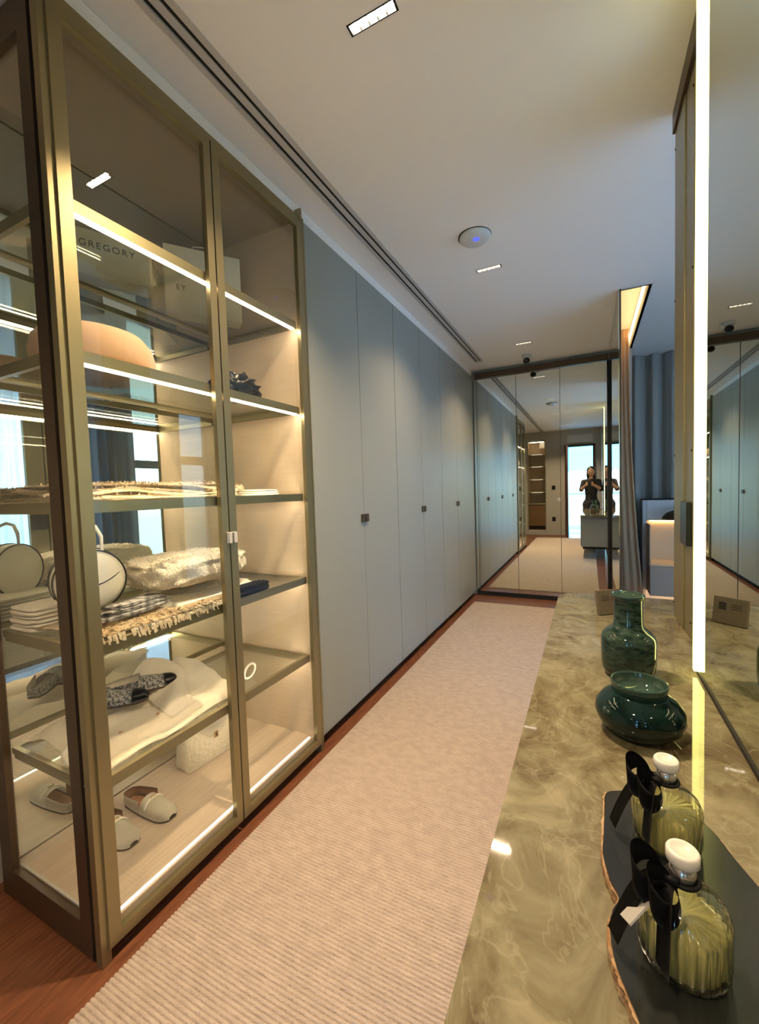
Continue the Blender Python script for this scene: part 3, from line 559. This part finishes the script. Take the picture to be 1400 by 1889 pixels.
def shoe(name, parts, loc, rz, L, W, up_m, lin_m, toe_m, group, label, heel=0.012, strap=None, top=0.045, cat='shoe', opening=0.47):
    """x runs from heel (0) to toe (L)"""
    t = obj_at(name, label, cat, loc, group, rz)
    def wid(s): return W/2*(0.66+0.34*math.sin(min(1, s*1.25)*PI*0.62))*(1 if s < 0.80 else math.sqrt(max(0.02, 1-((s-0.80)/0.205)**2*0.92)))*(math.sqrt(min(1, 0.35+s*7)))
    n = 30
    def outline(k=1.0): return [(L*i/n, wid(i/n)*k) for i in range(n+1)]+[(L*i/n, -wid(i/n)*k) for i in range(n, -1, -1)]
    prism('sole', sole_m, outline(1.03), 0.0, 0.007, t)
    prism('insole', lin_m, [(x*0.90+0.010, y) for x, y in outline(0.80)], 0.007, 0.011, t)
    def upper(u, v, s0, s1, inner=1.0):
        s = s0+(s1-s0)*u; a = v*PI; w = wid(s)*inner; hgt = top*(1-0.42*(s-opening)/(1-opening)) if s > opening else top
        hgt *= math.sqrt(max(0.12, 1-max(0, (s-0.90)/0.10)**2))
        return (L*s, w*math.cos(a), 0.007+hgt*(math.sin(a)**0.75 if math.sin(a) > 0 else 0)*inner)
    grid_mesh('vamp', up_m, 22, 17, lambda u, v: upper(u, v, opening, 1.0), t, thick=0.0015)
    grid_mesh('toe_cap', toe_m, 10, 17, lambda u, v: tuple(Vector(upper(u, v, 0.80, 1.0))*1.0+Vector((0.0012, 0, 0.0012))), t, thick=0.0012)
    def side(u, v):
        # ribbon from one side around the heel to the other
        q = u*2-1; s = opening*abs(q); y = math.copysign(wid(s), q) if abs(q) > 0.02 else 0.0; hh = top*(0.72+0.28*abs(q))
        return (L*s-(0.004 if abs(q) < 0.1 else 0), y, 0.006+hh*v)
    if up_m is not tweed_m or True: grid_mesh('quarter', up_m, 41, 5, side, t, thick=0.0018)
    if lin_m: grid_mesh('lining', lin_m, 31, 4, lambda u, v: tuple(Vector(((side(u, v)[0]+0.0025), side(u, v)[1]*0.955, side(u, v)[2]*0.985))), t, thick=0.0008)
    if strap:
        tube('strap', strap, [Vector(upper(0.22, v/12, opening, 1.0))+Vector((0, 0, 0.003)) for v in range(1, 12)], 0.0075, t, 8, flat=0.45)
        tube('metal_bit', gold_m, [Vector(upper(0.22, v/12, opening, 1.0))+Vector((0, 0, 0.008)) for v in range(5, 8)], 0.003, t, 8)
    return t
shoe('tweed_shoe', None, (-1.68, 0.82, z5+0.066), 0.80, 0.255, 0.082, tweed_m, leather_w, black_gloss, 'tweed shoes on the ivory jacket', 'tweed shoe with a black toe, nearer the corner post, on the ivory jacket')
shoe('tweed_shoe', None, (-1.66, 0.93, z5+0.070), 0.98, 0.255, 0.082, tweed_m, leather_w, black_gloss, 'tweed shoes on the ivory jacket', 'black-toed tweed shoe on the ivory jacket, farther from the corner post')
t = obj_at('white_bangle', 'white ring bangle standing on the fifth shelf behind the right glass door', 'bangle', (-1.36, 1.385, z5)); tube('ring', capglass, [(0.008*math.sin(a*PI/12), 0.033*math.cos(a*PI/12), 0.039+0.033*math.sin(a*PI/12)) for a in range(24)], 0.0055, t, 8, True)
# cabinet floor: loafers and croc handbag
shoe('cream_loafer', None, (-1.735, 0.905, 0.10), -0.04, 0.262, 0.088, leather_w, leather_t, leather_w, 'cream loafers on the cabinet floor', 'cream leather loafer nearest the corner post on the cabinet floor', strap=leather_w, top=0.052)
shoe('cream_loafer', None, (-1.720, 1.035, 0.10), 0.02, 0.262, 0.088, leather_w, leather_t, leather_w, 'cream loafers on the cabinet floor', 'cream leather loafer with its tan lining showing, beside the other loafer toward the handbag', strap=leather_w, top=0.052)
t = obj_at('croc_handbag', 'structured cream crocodile handbag on the cabinet floor behind the door divider', 'handbag', (-1.655, 1.40, 0.10), rz=-0.10)
bm = bmesh.new(); V = []
for z, dd, ww in ((0, 0.05, 0.148), (0.006, 0.053, 0.150), (0.10, 0.045, 0.143), (0.19, 0.030, 0.132), (0.20, 0.022, 0.128)): V.append([bm.verts.new((x, y, z)) for x, y in ((dd, -ww), (dd, ww), (0, ww*0.965), (-dd, ww), (-dd, -ww), (0, -ww*0.965))])
for a, b in zip(V[:-1], V[1:]):
    for k in range(6): bm.faces.new((a[k], a[(k+1) % 6], b[(k+1) % 6], b[k]))
bm.faces.new(V[0][::-1]); bm.faces.new(V[-1]); bmesh.ops.bevel(bm, geom=bm.edges[:], offset=0.004, segments=2, affect='EDGES'); link_bm('bag_body', bm, croc_m, t, True)
bm = bmesh.new(); pts = [(-0.124, 0.204, 0.0), (0.124, 0.204, 0.0), (0.124, 0.195, 0.028), (0.085, 0.165, 0.036), (0.035, 0.115, 0.047), (-0.035, 0.115, 0.047), (-0.085, 0.165, 0.036), (-0.124, 0.195, 0.028)]
fv = [bm.verts.new((x+0.004, y, z)) for y, z, x in pts]; bm.faces.new(fv); bmesh.ops.solidify(bm, geom=bm.faces[:], thickness=0.004); link_bm('flap', bm, leather_w, t)
boxes('clasp', gold_m, [(0.050, 0.058, -0.010, 0.010, 0.100, 0.128)], t, 0.002); tube('turn_lock', bronze_dark, [(0.058, 0, 0.106), (0.062, 0, 0.114), (0.058, 0, 0.122)], 0.003, t)
tube('handle', leather_w, [(0.0, -0.06, 0.20), (0, -0.06, 0.24), (0, -0.035, 0.27), (0, 0.035, 0.27), (0, 0.06, 0.24), (0, 0.06, 0.20)], 0.006, t)
# ---------------------------------------------------------------- things on the counter
t = obj_at('bottle_vase', 'teal speckled art-glass bottle vase with a straight wide neck on the counter', 'vase', (0.098, 1.365, CT))
lathe('vase_body', teal_m, [(0.0, 0.001), (0.045, 0.0), (0.058, 0.006), (0.066, 0.022), (0.069, 0.045), (0.069, 0.105), (0.066, 0.118), (0.052, 0.134), (0.040, 0.143), (0.0365, 0.152), (0.036, 0.205), (0.038, 0.222), (0.0405, 0.226), (0.034, 0.226), (0.032, 0.205), (0.0315, 0.155), (0.0, 0.150)], t, 48)
lathe('rim', teal_rim, [(0.034, 0.2262), (0.0410, 0.2262), (0.0415, 0.231), (0.0395, 0.235), (0.0345, 0.235), (0.0335, 0.230)], t, 48)
t = obj_at('bowl_vase', 'low dark teal glass bowl vase with a wide open rim on the counter', 'vase', (0.096, 1.055, CT))
lathe('bowl_body', teal_dark, [(0.0, 0.001), (0.045, 0.0), (0.062, 0.007), (0.080, 0.026), (0.087, 0.045), (0.084, 0.062), (0.070, 0.080), (0.056, 0.090), (0.0525, 0.093), (0.050, 0.092), (0.052, 0.086), (0.066, 0.074), (0.078, 0.060), (0.080, 0.045), (0.073, 0.028), (0.055, 0.012), (0.0, 0.010)], t, 56)
lathe('rim', teal_rim, [(0.0500, 0.0925), (0.0530, 0.0932), (0.0545, 0.110), (0.0550, 0.1145), (0.0525, 0.1150), (0.0510, 0.110), (0.0495, 0.0935)], t, 56)
t = obj_at('kraft_card', 'small brown kraft card standing behind the bottle vase at the far end of the counter', 'card', (0.077, 1.985, CT), rz=0.65)
b_ = box('card_board', kraft, (-0.055, 0.055, -0.008, 0.008, 0.0, 0.100), t, 0.001); b_.rotation_euler = (-0.16, 0, 0); b_.location = (0, 0, 0.0015)
box('strut', kraft, (-0.02, 0.02, 0.010, 0.045, 0.0, 0.003), t)
box('stamp', ink, (0.012, 0.036, -0.0088, -0.0081, 0.052, 0.080), b_)
for zz in (0.074, 0.066, 0.058): box('print_line', ink, (-0.038, -0.004, -0.0086, -0.0081, zz, zz+0.0025), b_)
# slab tray
ol = [(1115, 1458), (1113, 1500), (1108, 1560), (1108, 1600), (1120, 1640), (1136, 1668), (1124, 1700), (1121, 1740), (1130, 1790), (1152, 1835), (1175, 1880)]
tr_out = [(0.0190, 0.786), (0.0170, 0.748), (0.0140, 0.690), (0.0125, 0.655), (0.0190, 0.616), (0.0290, 0.590), (0.0200, 0.566), (0.0170, 0.540), (0.0200, 0.508), (0.0290, 0.480), (0.040, 0.452), (0.052, 0.415), (0.075, 0.380), (0.12, 0.360), (0.17, 0.365), (0.205, 0.395), (0.225, 0.450), (0.232, 0.52), (0.222, 0.60), (0.205, 0.66), (0.182, 0.72), (0.165, 0.77), (0.135, 0.805), (0.095, 0.82), (0.055, 0.812), (0.030, 0.802)]
t = obj_at('slab_tray', 'black polished stone slab tray with a rough brown live edge on the counter', 'tray', (0.11, 0.6, CT))
def dens(ps, k, jit, rnd, sc=1.0):
    n = len(ps); r = []
    for i in range(n):
        p0, p1, p2, p3 = [Vector((*ps[(i+j-1) % n], 0)) for j in range(4)]
        for q in range(k):
            s = q/k; v = 0.5*((2*p1)+(-p0+p2)*s+(2*p0-5*p1+4*p2-p3)*s*s+(-p0+3*p1-3*p2+p3)*s**3); r.append(((v.x-0.11)*sc+rnd.uniform(-jit, jit), (v.y-0.6)*(1+(sc-1)*0.4)+rnd.uniform(-jit, jit)))
    return r
rt_ = random.Random(2); prism('bark_edge', bark_m, dens(tr_out, 7, 0.0016, rt_), 0.001, 0.0165, t); prism('slab', tray_m, dens(tr_out, 7, 0.0003, rt_, 0.972), 0.0168, 0.0195, t)
TT = CT+0.0196
def bottle(loc, rz, label, tagged):
    t = obj_at('perfume_bottle', label, 'perfume bottle', loc, 'ribbed glass perfume bottles on the slab tray', rz)
    lathe('glass_body', crystal, [(0.0, 0.001), (0.036, 0.0), (0.041, 0.004), (0.0425, 0.012), (0.0425, 0.060), (0.040, 0.070), (0.030, 0.079), (0.018, 0.083), (0.015, 0.086), (0.0145, 0.090), (0.0, 0.090)], t, 176, ribs=24, amp=0.11, rz0=0.003, rz1=0.069)
    lathe('perfume', perfume, [(0.0, 0.003), (0.034, 0.003), (0.0375, 0.009), (0.0380, 0.052), (0.0, 0.053)], t, 176, ribs=24, amp=0.14, rz0=0.007, rz1=0.0525)
    lathe('collar', cap_m, [(0.0, 0.0905), (0.0125, 0.0905), (0.0125, 0.112), (0.0, 0.112)], t, 32)
    lathe('cap', capglass, [(0.0, 0.1122), (0.0145, 0.1122), (0.0160, 0.114), (0.0160, 0.124), (0.0145, 0.1262), (0.0115, 0.1262), (0.0105, 0.1245), (0.0, 0.1240)], t, 36)
    def bow(sgn, w, ln, dz):
        def f(u, v):
            a = u*2*PI; x = -0.016-ln*(1-math.cos(a))/2; return (x, sgn*(0.010+0.012*math.sin(a))+(v-0.5)*0.004, 0.094+dz+(v-0.5)*w*(0.3+0.7*(1-math.cos(a))/2)+0.014*math.sin(a)*sgn)
        grid_mesh('ribbon_loop', ribbon_m, 24, 5, f, t, thick=0.0008)
    bow(1, 0.036, 0.036, 0.004); bow(-1, 0.036, 0.032, -0.004)
    tube('ribbon_knot', ribbon_m, [(-0.012, -0.008, 0.096), (-0.019, 0.0, 0.097), (-0.012, 0.008, 0.096)], 0.0055, t)
    tube('ribbon_band', ribbon_m, [(0.0150*math.cos(a*PI/12), 0.0150*math.sin(a*PI/12), 0.094) for a in range(24)], 0.0026, t, 6, True)
    for k, (dx, dy) in enumerate(((-0.050, 0.022), (-0.034, -0.030))):
        def g(u, v, dx=dx, dy=dy): return (-0.018+dx*u+(v-0.5)*0.004, dy*u+(v-0.5)*0.022, 0.094-0.060*u*u*(1.25-0.25*k)+0.006*math.sin(u*4))
        grid_mesh('ribbon_tail', ribbon_m, 14, 4, g, t, thick=0.0008)
    if tagged: o = box('tag', mat('grey_paper_tag', (0.35, 0.34, 0.32), 0.6), (-0.013, 0.013, -0.001, 0.001, -0.016, 0.016), t); o.location = (-0.054, 0.004, 0.062); o.rotation_euler = (0.9, 0.5, 1.3)
    return t
bottle((0.099, 0.715, TT), 0.5, 'ribbed glass perfume bottle farther back on the slab tray, by the bowl vase', False)
bottle((0.090, 0.540, TT), 0.6, 'nearest ribbed glass perfume bottle with grey tag and black bow on the tray', True)
# ---------------------------------------------------------------- rear wall cabinet, switches
rc = thing('rear_cabinet', 'built-in glass-fronted wood cabinet in the rear wall, seen in the mirror doors', 'cabinet', (-1.265, -1.76, 0)); R_ = lambda o: put(o, rc)
R_(boxes('carcass', cab_wood, [(-1.498, -1.032, -2.20, -2.18, 0.11, 2.55), (-1.498, -1.48, -2.18, -1.72, 0.11, 2.55), (-1.05, -1.032, -2.18, -1.72, 0.11, 2.55), (-1.48, -1.05, -2.18, -1.72, 2.53, 2.55), (-1.48, -1.05, -2.18, -1.72, 0.11, 0.13)]))
R_(boxes('door_frame', bronze, [(-1.498, -1.478, -1.72, -1.70, 0.12, 2.55), (-1.052, -1.032, -1.72, -1.70, 0.12, 2.55), (-1.478, -1.052, -1.72, -1.70, 2.52, 2.55), (-1.478, -1.052, -1.72, -1.70, 0.82, 0.86)]))
R_(box('drawer', mat('brown_wood', (0.15, 0.085, 0.035), 0.5), (-1.476, -1.054, -1.74, -1.715, 0.24, 0.815))); R_(box('recess', black_m, (-1.476, -1.054, -1.76, -1.74, 0.13, 0.235)))
R_(box('light_strip', led_m, (-1.45, -1.08, -1.76, -1.75, 2.505, 2.515)))
for z in (1.15, 1.50, 1.85, 2.18): s_ = R_(box('shelf', cab_wood, (-1.478, -1.052, -2.17, -1.78, z, z+0.02))); box('light_strip', glow_soft, (-1.40, -1.12, -1.795, -1.785, z-0.006, z-0.001), s_)
R_(box('glass_pane', glass_m, (-1.478, -1.052, -1.712, -1.708, 0.86, 2.52)))
for z, l in ((1.27, 'black wall switch plate at hand height on the rear wall beside the doorway'), (0.43, 'black wall socket low on the rear wall beside the doorway')):
    t = obj_at('wall_switch' if z > 1 else 'wall_socket', l, 'switch' if z > 1 else 'socket', (-0.84, -1.70, z)); box('plate', black_gloss, (-0.045, 0.045, 0.0, 0.008, -0.055, 0.055), t, 0.002); box('rocker', black_m, (-0.02, 0.02, 0.008, 0.011, -0.03, 0.03), t, 0.001)
# ---------------------------------------------------------------- photographer (reflected in the far mirror doors)
def skinned(name, m, joints, edges, parent, root=0, sub=2):
    me = bpy.data.meshes.new(name); me.from_pydata([j[:3] for j in joints], edges, []); me.materials.append(m)
    o = bpy.data.objects.new(name, me); COL.objects.link(o); o.parent = parent
    me.attributes.new('tmp', 'FLOAT', 'POINT')
    sk = o.modifiers.new('skin', 'SKIN'); sk.use_smooth_shade = True
    if not me.skin_vertices:
        with bpy.context.temp_override(object=o, active_object=o): pass
    for i, j in enumerate(joints):
        v = me.skin_vertices[0].data[i]; v.radius = j[3] if isinstance(j[3], (tuple, list)) else (j[3], j[3]); v.use_root = (i == root)
    ss = o.modifiers.new('subsurf', 'SUBSURF'); ss.levels = sub; ss.render_levels = sub
    return o
PX, PY = 0.05, -0.36
pr = thing('person', 'person in a black blouse holding up a phone, reflected in the far mirror doors', 'person', (PX, PY, 0.017))
J = [(0, 0, 0.93, (.13, .10)), (0, 0, 1.06, (.115, .09)), (0, 0.005, 1.22, (.135, .095)), (0, 0.0, 1.36, (.13, .085)), (0, 0.0, 1.43, (.055, .05)), (0, 0.015, 1.50, (.045, .045)),
     (-.155, 0, 1.37, .052), (-.20, 0.10, 1.20, .042), (-.115, 0.255, 1.29, .030), (-.095, 0.285, 1.315, .025),
     (.155, 0, 1.37, .052), (.19, 0.10, 1.20, .042), (.06, 0.255, 1.29, .030), (.03, 0.285, 1.315, .025),
     (-.085, 0, 0.86, .088), (-.09, 0.01, 0.50, .056), (-.095, -0.01, 0.10, .038), (-.10, 0.06, 0.035, .034), (-.10, 0.14, 0.025, .026),
     (.085, 0, 0.86, .088), (.09, 0.01, 0.50, .056), (.095, -0.01, 0.10, .038), (.10, 0.06, 0.035, .034), (.10, 0.14, 0.025, .026)]
E_ = [(0, 1), (1, 2), (2, 3), (3, 4), (4, 5), (3, 6), (6, 7), (7, 8), (8, 9), (3, 10), (10, 11), (11, 12), (12, 13), (0, 14), (14, 15), (15, 16), (16, 17), (17, 18), (0, 19), (19, 20), (20, 21), (21, 22), (22, 23)]
def metabody():
    """one continuous body surface: capsule field swept along the skeleton and merged by voxel remesh"""
    bm = bmesh.new()
    def seg(a, b, ra, rb):
        a, b = Vector(a), Vector(b); d = b-a; n = max(2, int(d.length/0.03))
        for i in range(n+1):
            s = i/n; p = a.lerp(b, s); r = [ra[k]*(1-s)+rb[k]*s for k in (0, 1)]
            q = bmesh.ops.create_icosphere(bm, subdivisions=2, radius=1.0)['verts']
            for v in q: v.co = Vector((v.co.x*r[0], v.co.y*r[1], v.co.z*min(r)))+p
    R2 = lambda r: r if isinstance(r, tuple) else (r, r)
    for a, b in E_: seg(J[a][:3], J[b][:3], R2(J[a][3]), R2(J[b][3]))
    # head and hands
    for v in bmesh.ops.create_icosphere(bm, subdivisions=3, radius=1.0)['verts']: v.co = Vector((v.co.x*0.075, v.co.y*0.092, v.co.z*0.112))+Vector((0, 0.03, 1.60))
    for v in bmesh.ops.create_icosphere(bm, subdivisions=1, radius=1.0)['verts']: v.co = Vector((v.co.x*0.012, v.co.y*0.018, v.co.z*0.022))+Vector((0, 0.122, 1.592))
    for v in bmesh.ops.create_icosphere(bm, subdivisions=1, radius=1.0)['verts']: v.co = Vector((v.co.x*0.024, v.co.y*0.008, v.co.z*0.008))+Vector((0, 0.110, 1.552))
    for sx in (-1, 1):
        for v in bmesh.ops.create_icosphere(bm, subdivisions=1, radius=1.0)['verts']: v.co = Vector((v.co.x*0.010, v.co.y*0.018, v.co.z*0.030))+Vector((sx*0.076, 0.02, 1.595))
    for sx, bx in ((-1, -.095), (1, .03)):
        for v in bmesh.ops.create_icosphere(bm, subdivisions=2, radius=1.0)['verts']: v.co = Vector((v.co.x*0.020, v.co.y*0.030, v.co.z*0.040))+Vector((bx, 0.300, 1.33))
        for k in range(4):
            seg((bx, 0.325, 1.345-0.022*k), (bx-sx*0.004, 0.352, 1.350-0.022*k), (.0085, .0085), (.008, .008)); seg((bx-sx*0.004, 0.352, 1.350-0.022*k), (bx-sx*(0.034-0.004*k), 0.358, 1.349-0.022*k), (.008, .008), (.007, .007))
        seg((bx, 0.300, 1.36), (bx-sx*0.018, 0.328, 1.378), (.010, .010), (.008, .008))
    return bm
b_o = link_bm('body', metabody(), skin_m, pr, True)
rm = b_o.modifiers.new('remesh', 'REMESH'); rm.mode = 'VOXEL'; rm.voxel_size = 0.0075; rm.use_smooth_shade = True
sm_ = b_o.modifiers.new('smooth', 'SMOOTH'); sm_.factor = 0.5; sm_.iterations = 2
def cloth_shell(name, m, segs, grow):
    bm = bmesh.new()
    for a, b in segs:
        A, B = J[a], J[b]; ra = A[3] if isinstance(A[3], tuple) else (A[3], A[3]); rb = B[3] if isinstance(B[3], tuple) else (B[3], B[3]); p, q = Vector(A[:3]), Vector(B[:3]); n = max(2, int((q-p).length/0.03))
        for i in range(n+1):
            s = i/n; c = p.lerp(q, s); r = [ra[k]*(1-s)+rb[k]*s+grow for k in (0, 1)]
            for v in bmesh.ops.create_icosphere(bm, subdivisions=2, radius=1.0)['verts']: v.co = Vector((v.co.x*r[0], v.co.y*r[1], v.co.z*min(r)))+c
    o = link_bm(name, bm, m, pr, True); r_ = o.modifiers.new('remesh', 'REMESH'); r_.mode = 'VOXEL'; r_.voxel_size = 0.012; r_.use_smooth_shade = True; return o
cloth_shell('blouse', top_m, [(0, 1), (1, 2), (2, 3), (3, 6), (6, 7), (3, 10), (10, 11)], 0.012)
cloth_shell('trousers', trouser_m, [(0, 14), (14, 15), (15, 16), (0, 19), (19, 20), (20, 21)], 0.014)
for sx in (-1, 1): blob('eye', capglass, (sx*0.028, 0.111, 1.607), (0.011, 0.007, 0.006), pr, 0, 1, 2); blob('iris', black_gloss, (sx*0.028, 0.1165, 1.607), (0.005, 0.003, 0.005), pr, 0, 1, 2); blob('shoe', black_gloss, (sx*0.098, 0.055, 0.042), (0.046, 0.135, 0.040), pr, 0.03, 2, 3, 0.8, 3, -0.041)
def hair():
    bm = bmesh.new()
    for c, r in (((0, 0.005, 1.635), (.090, .098, .100)), ((-.062, -.005, 1.54), (.034, .055, .12)), ((.062, -.005, 1.54), (.034, .055, .12)), ((0, -.045, 1.52), (.080, .040, .15))):
        for v in bmesh.ops.create_icosphere(bm, subdivisions=3, radius=1.0)['verts']: v.co = Vector((v.co.x*r[0], v.co.y*r[1], v.co.z*r[2]))+Vector(c)
    o = link_bm('hair', bm, hair_m, pr, True); r_ = o.modifiers.new('remesh', 'REMESH'); r_.mode = 'VOXEL'; r_.voxel_size = 0.008; r_.use_smooth_shade = True
hair()
ph = thing('phone', 'dark phone held up in both hands by the person taking the photo', 'phone', (0, -0.010, 1.322)); ph.rotation_euler = (math.radians(-2.9), 0, 0.06)
box('phone_body', black_gloss, (-0.037, 0.037, -0.0085, -0.001, -0.075, 0.040), ph, 0.003); lathe('lens', black_gloss, [(0.006, 0), (0.006, 0.002), (0.0, 0.0015)], ph, 20, loc=(-0.022, -0.001, 0.024), rot=(-PI/2, 0, 0))
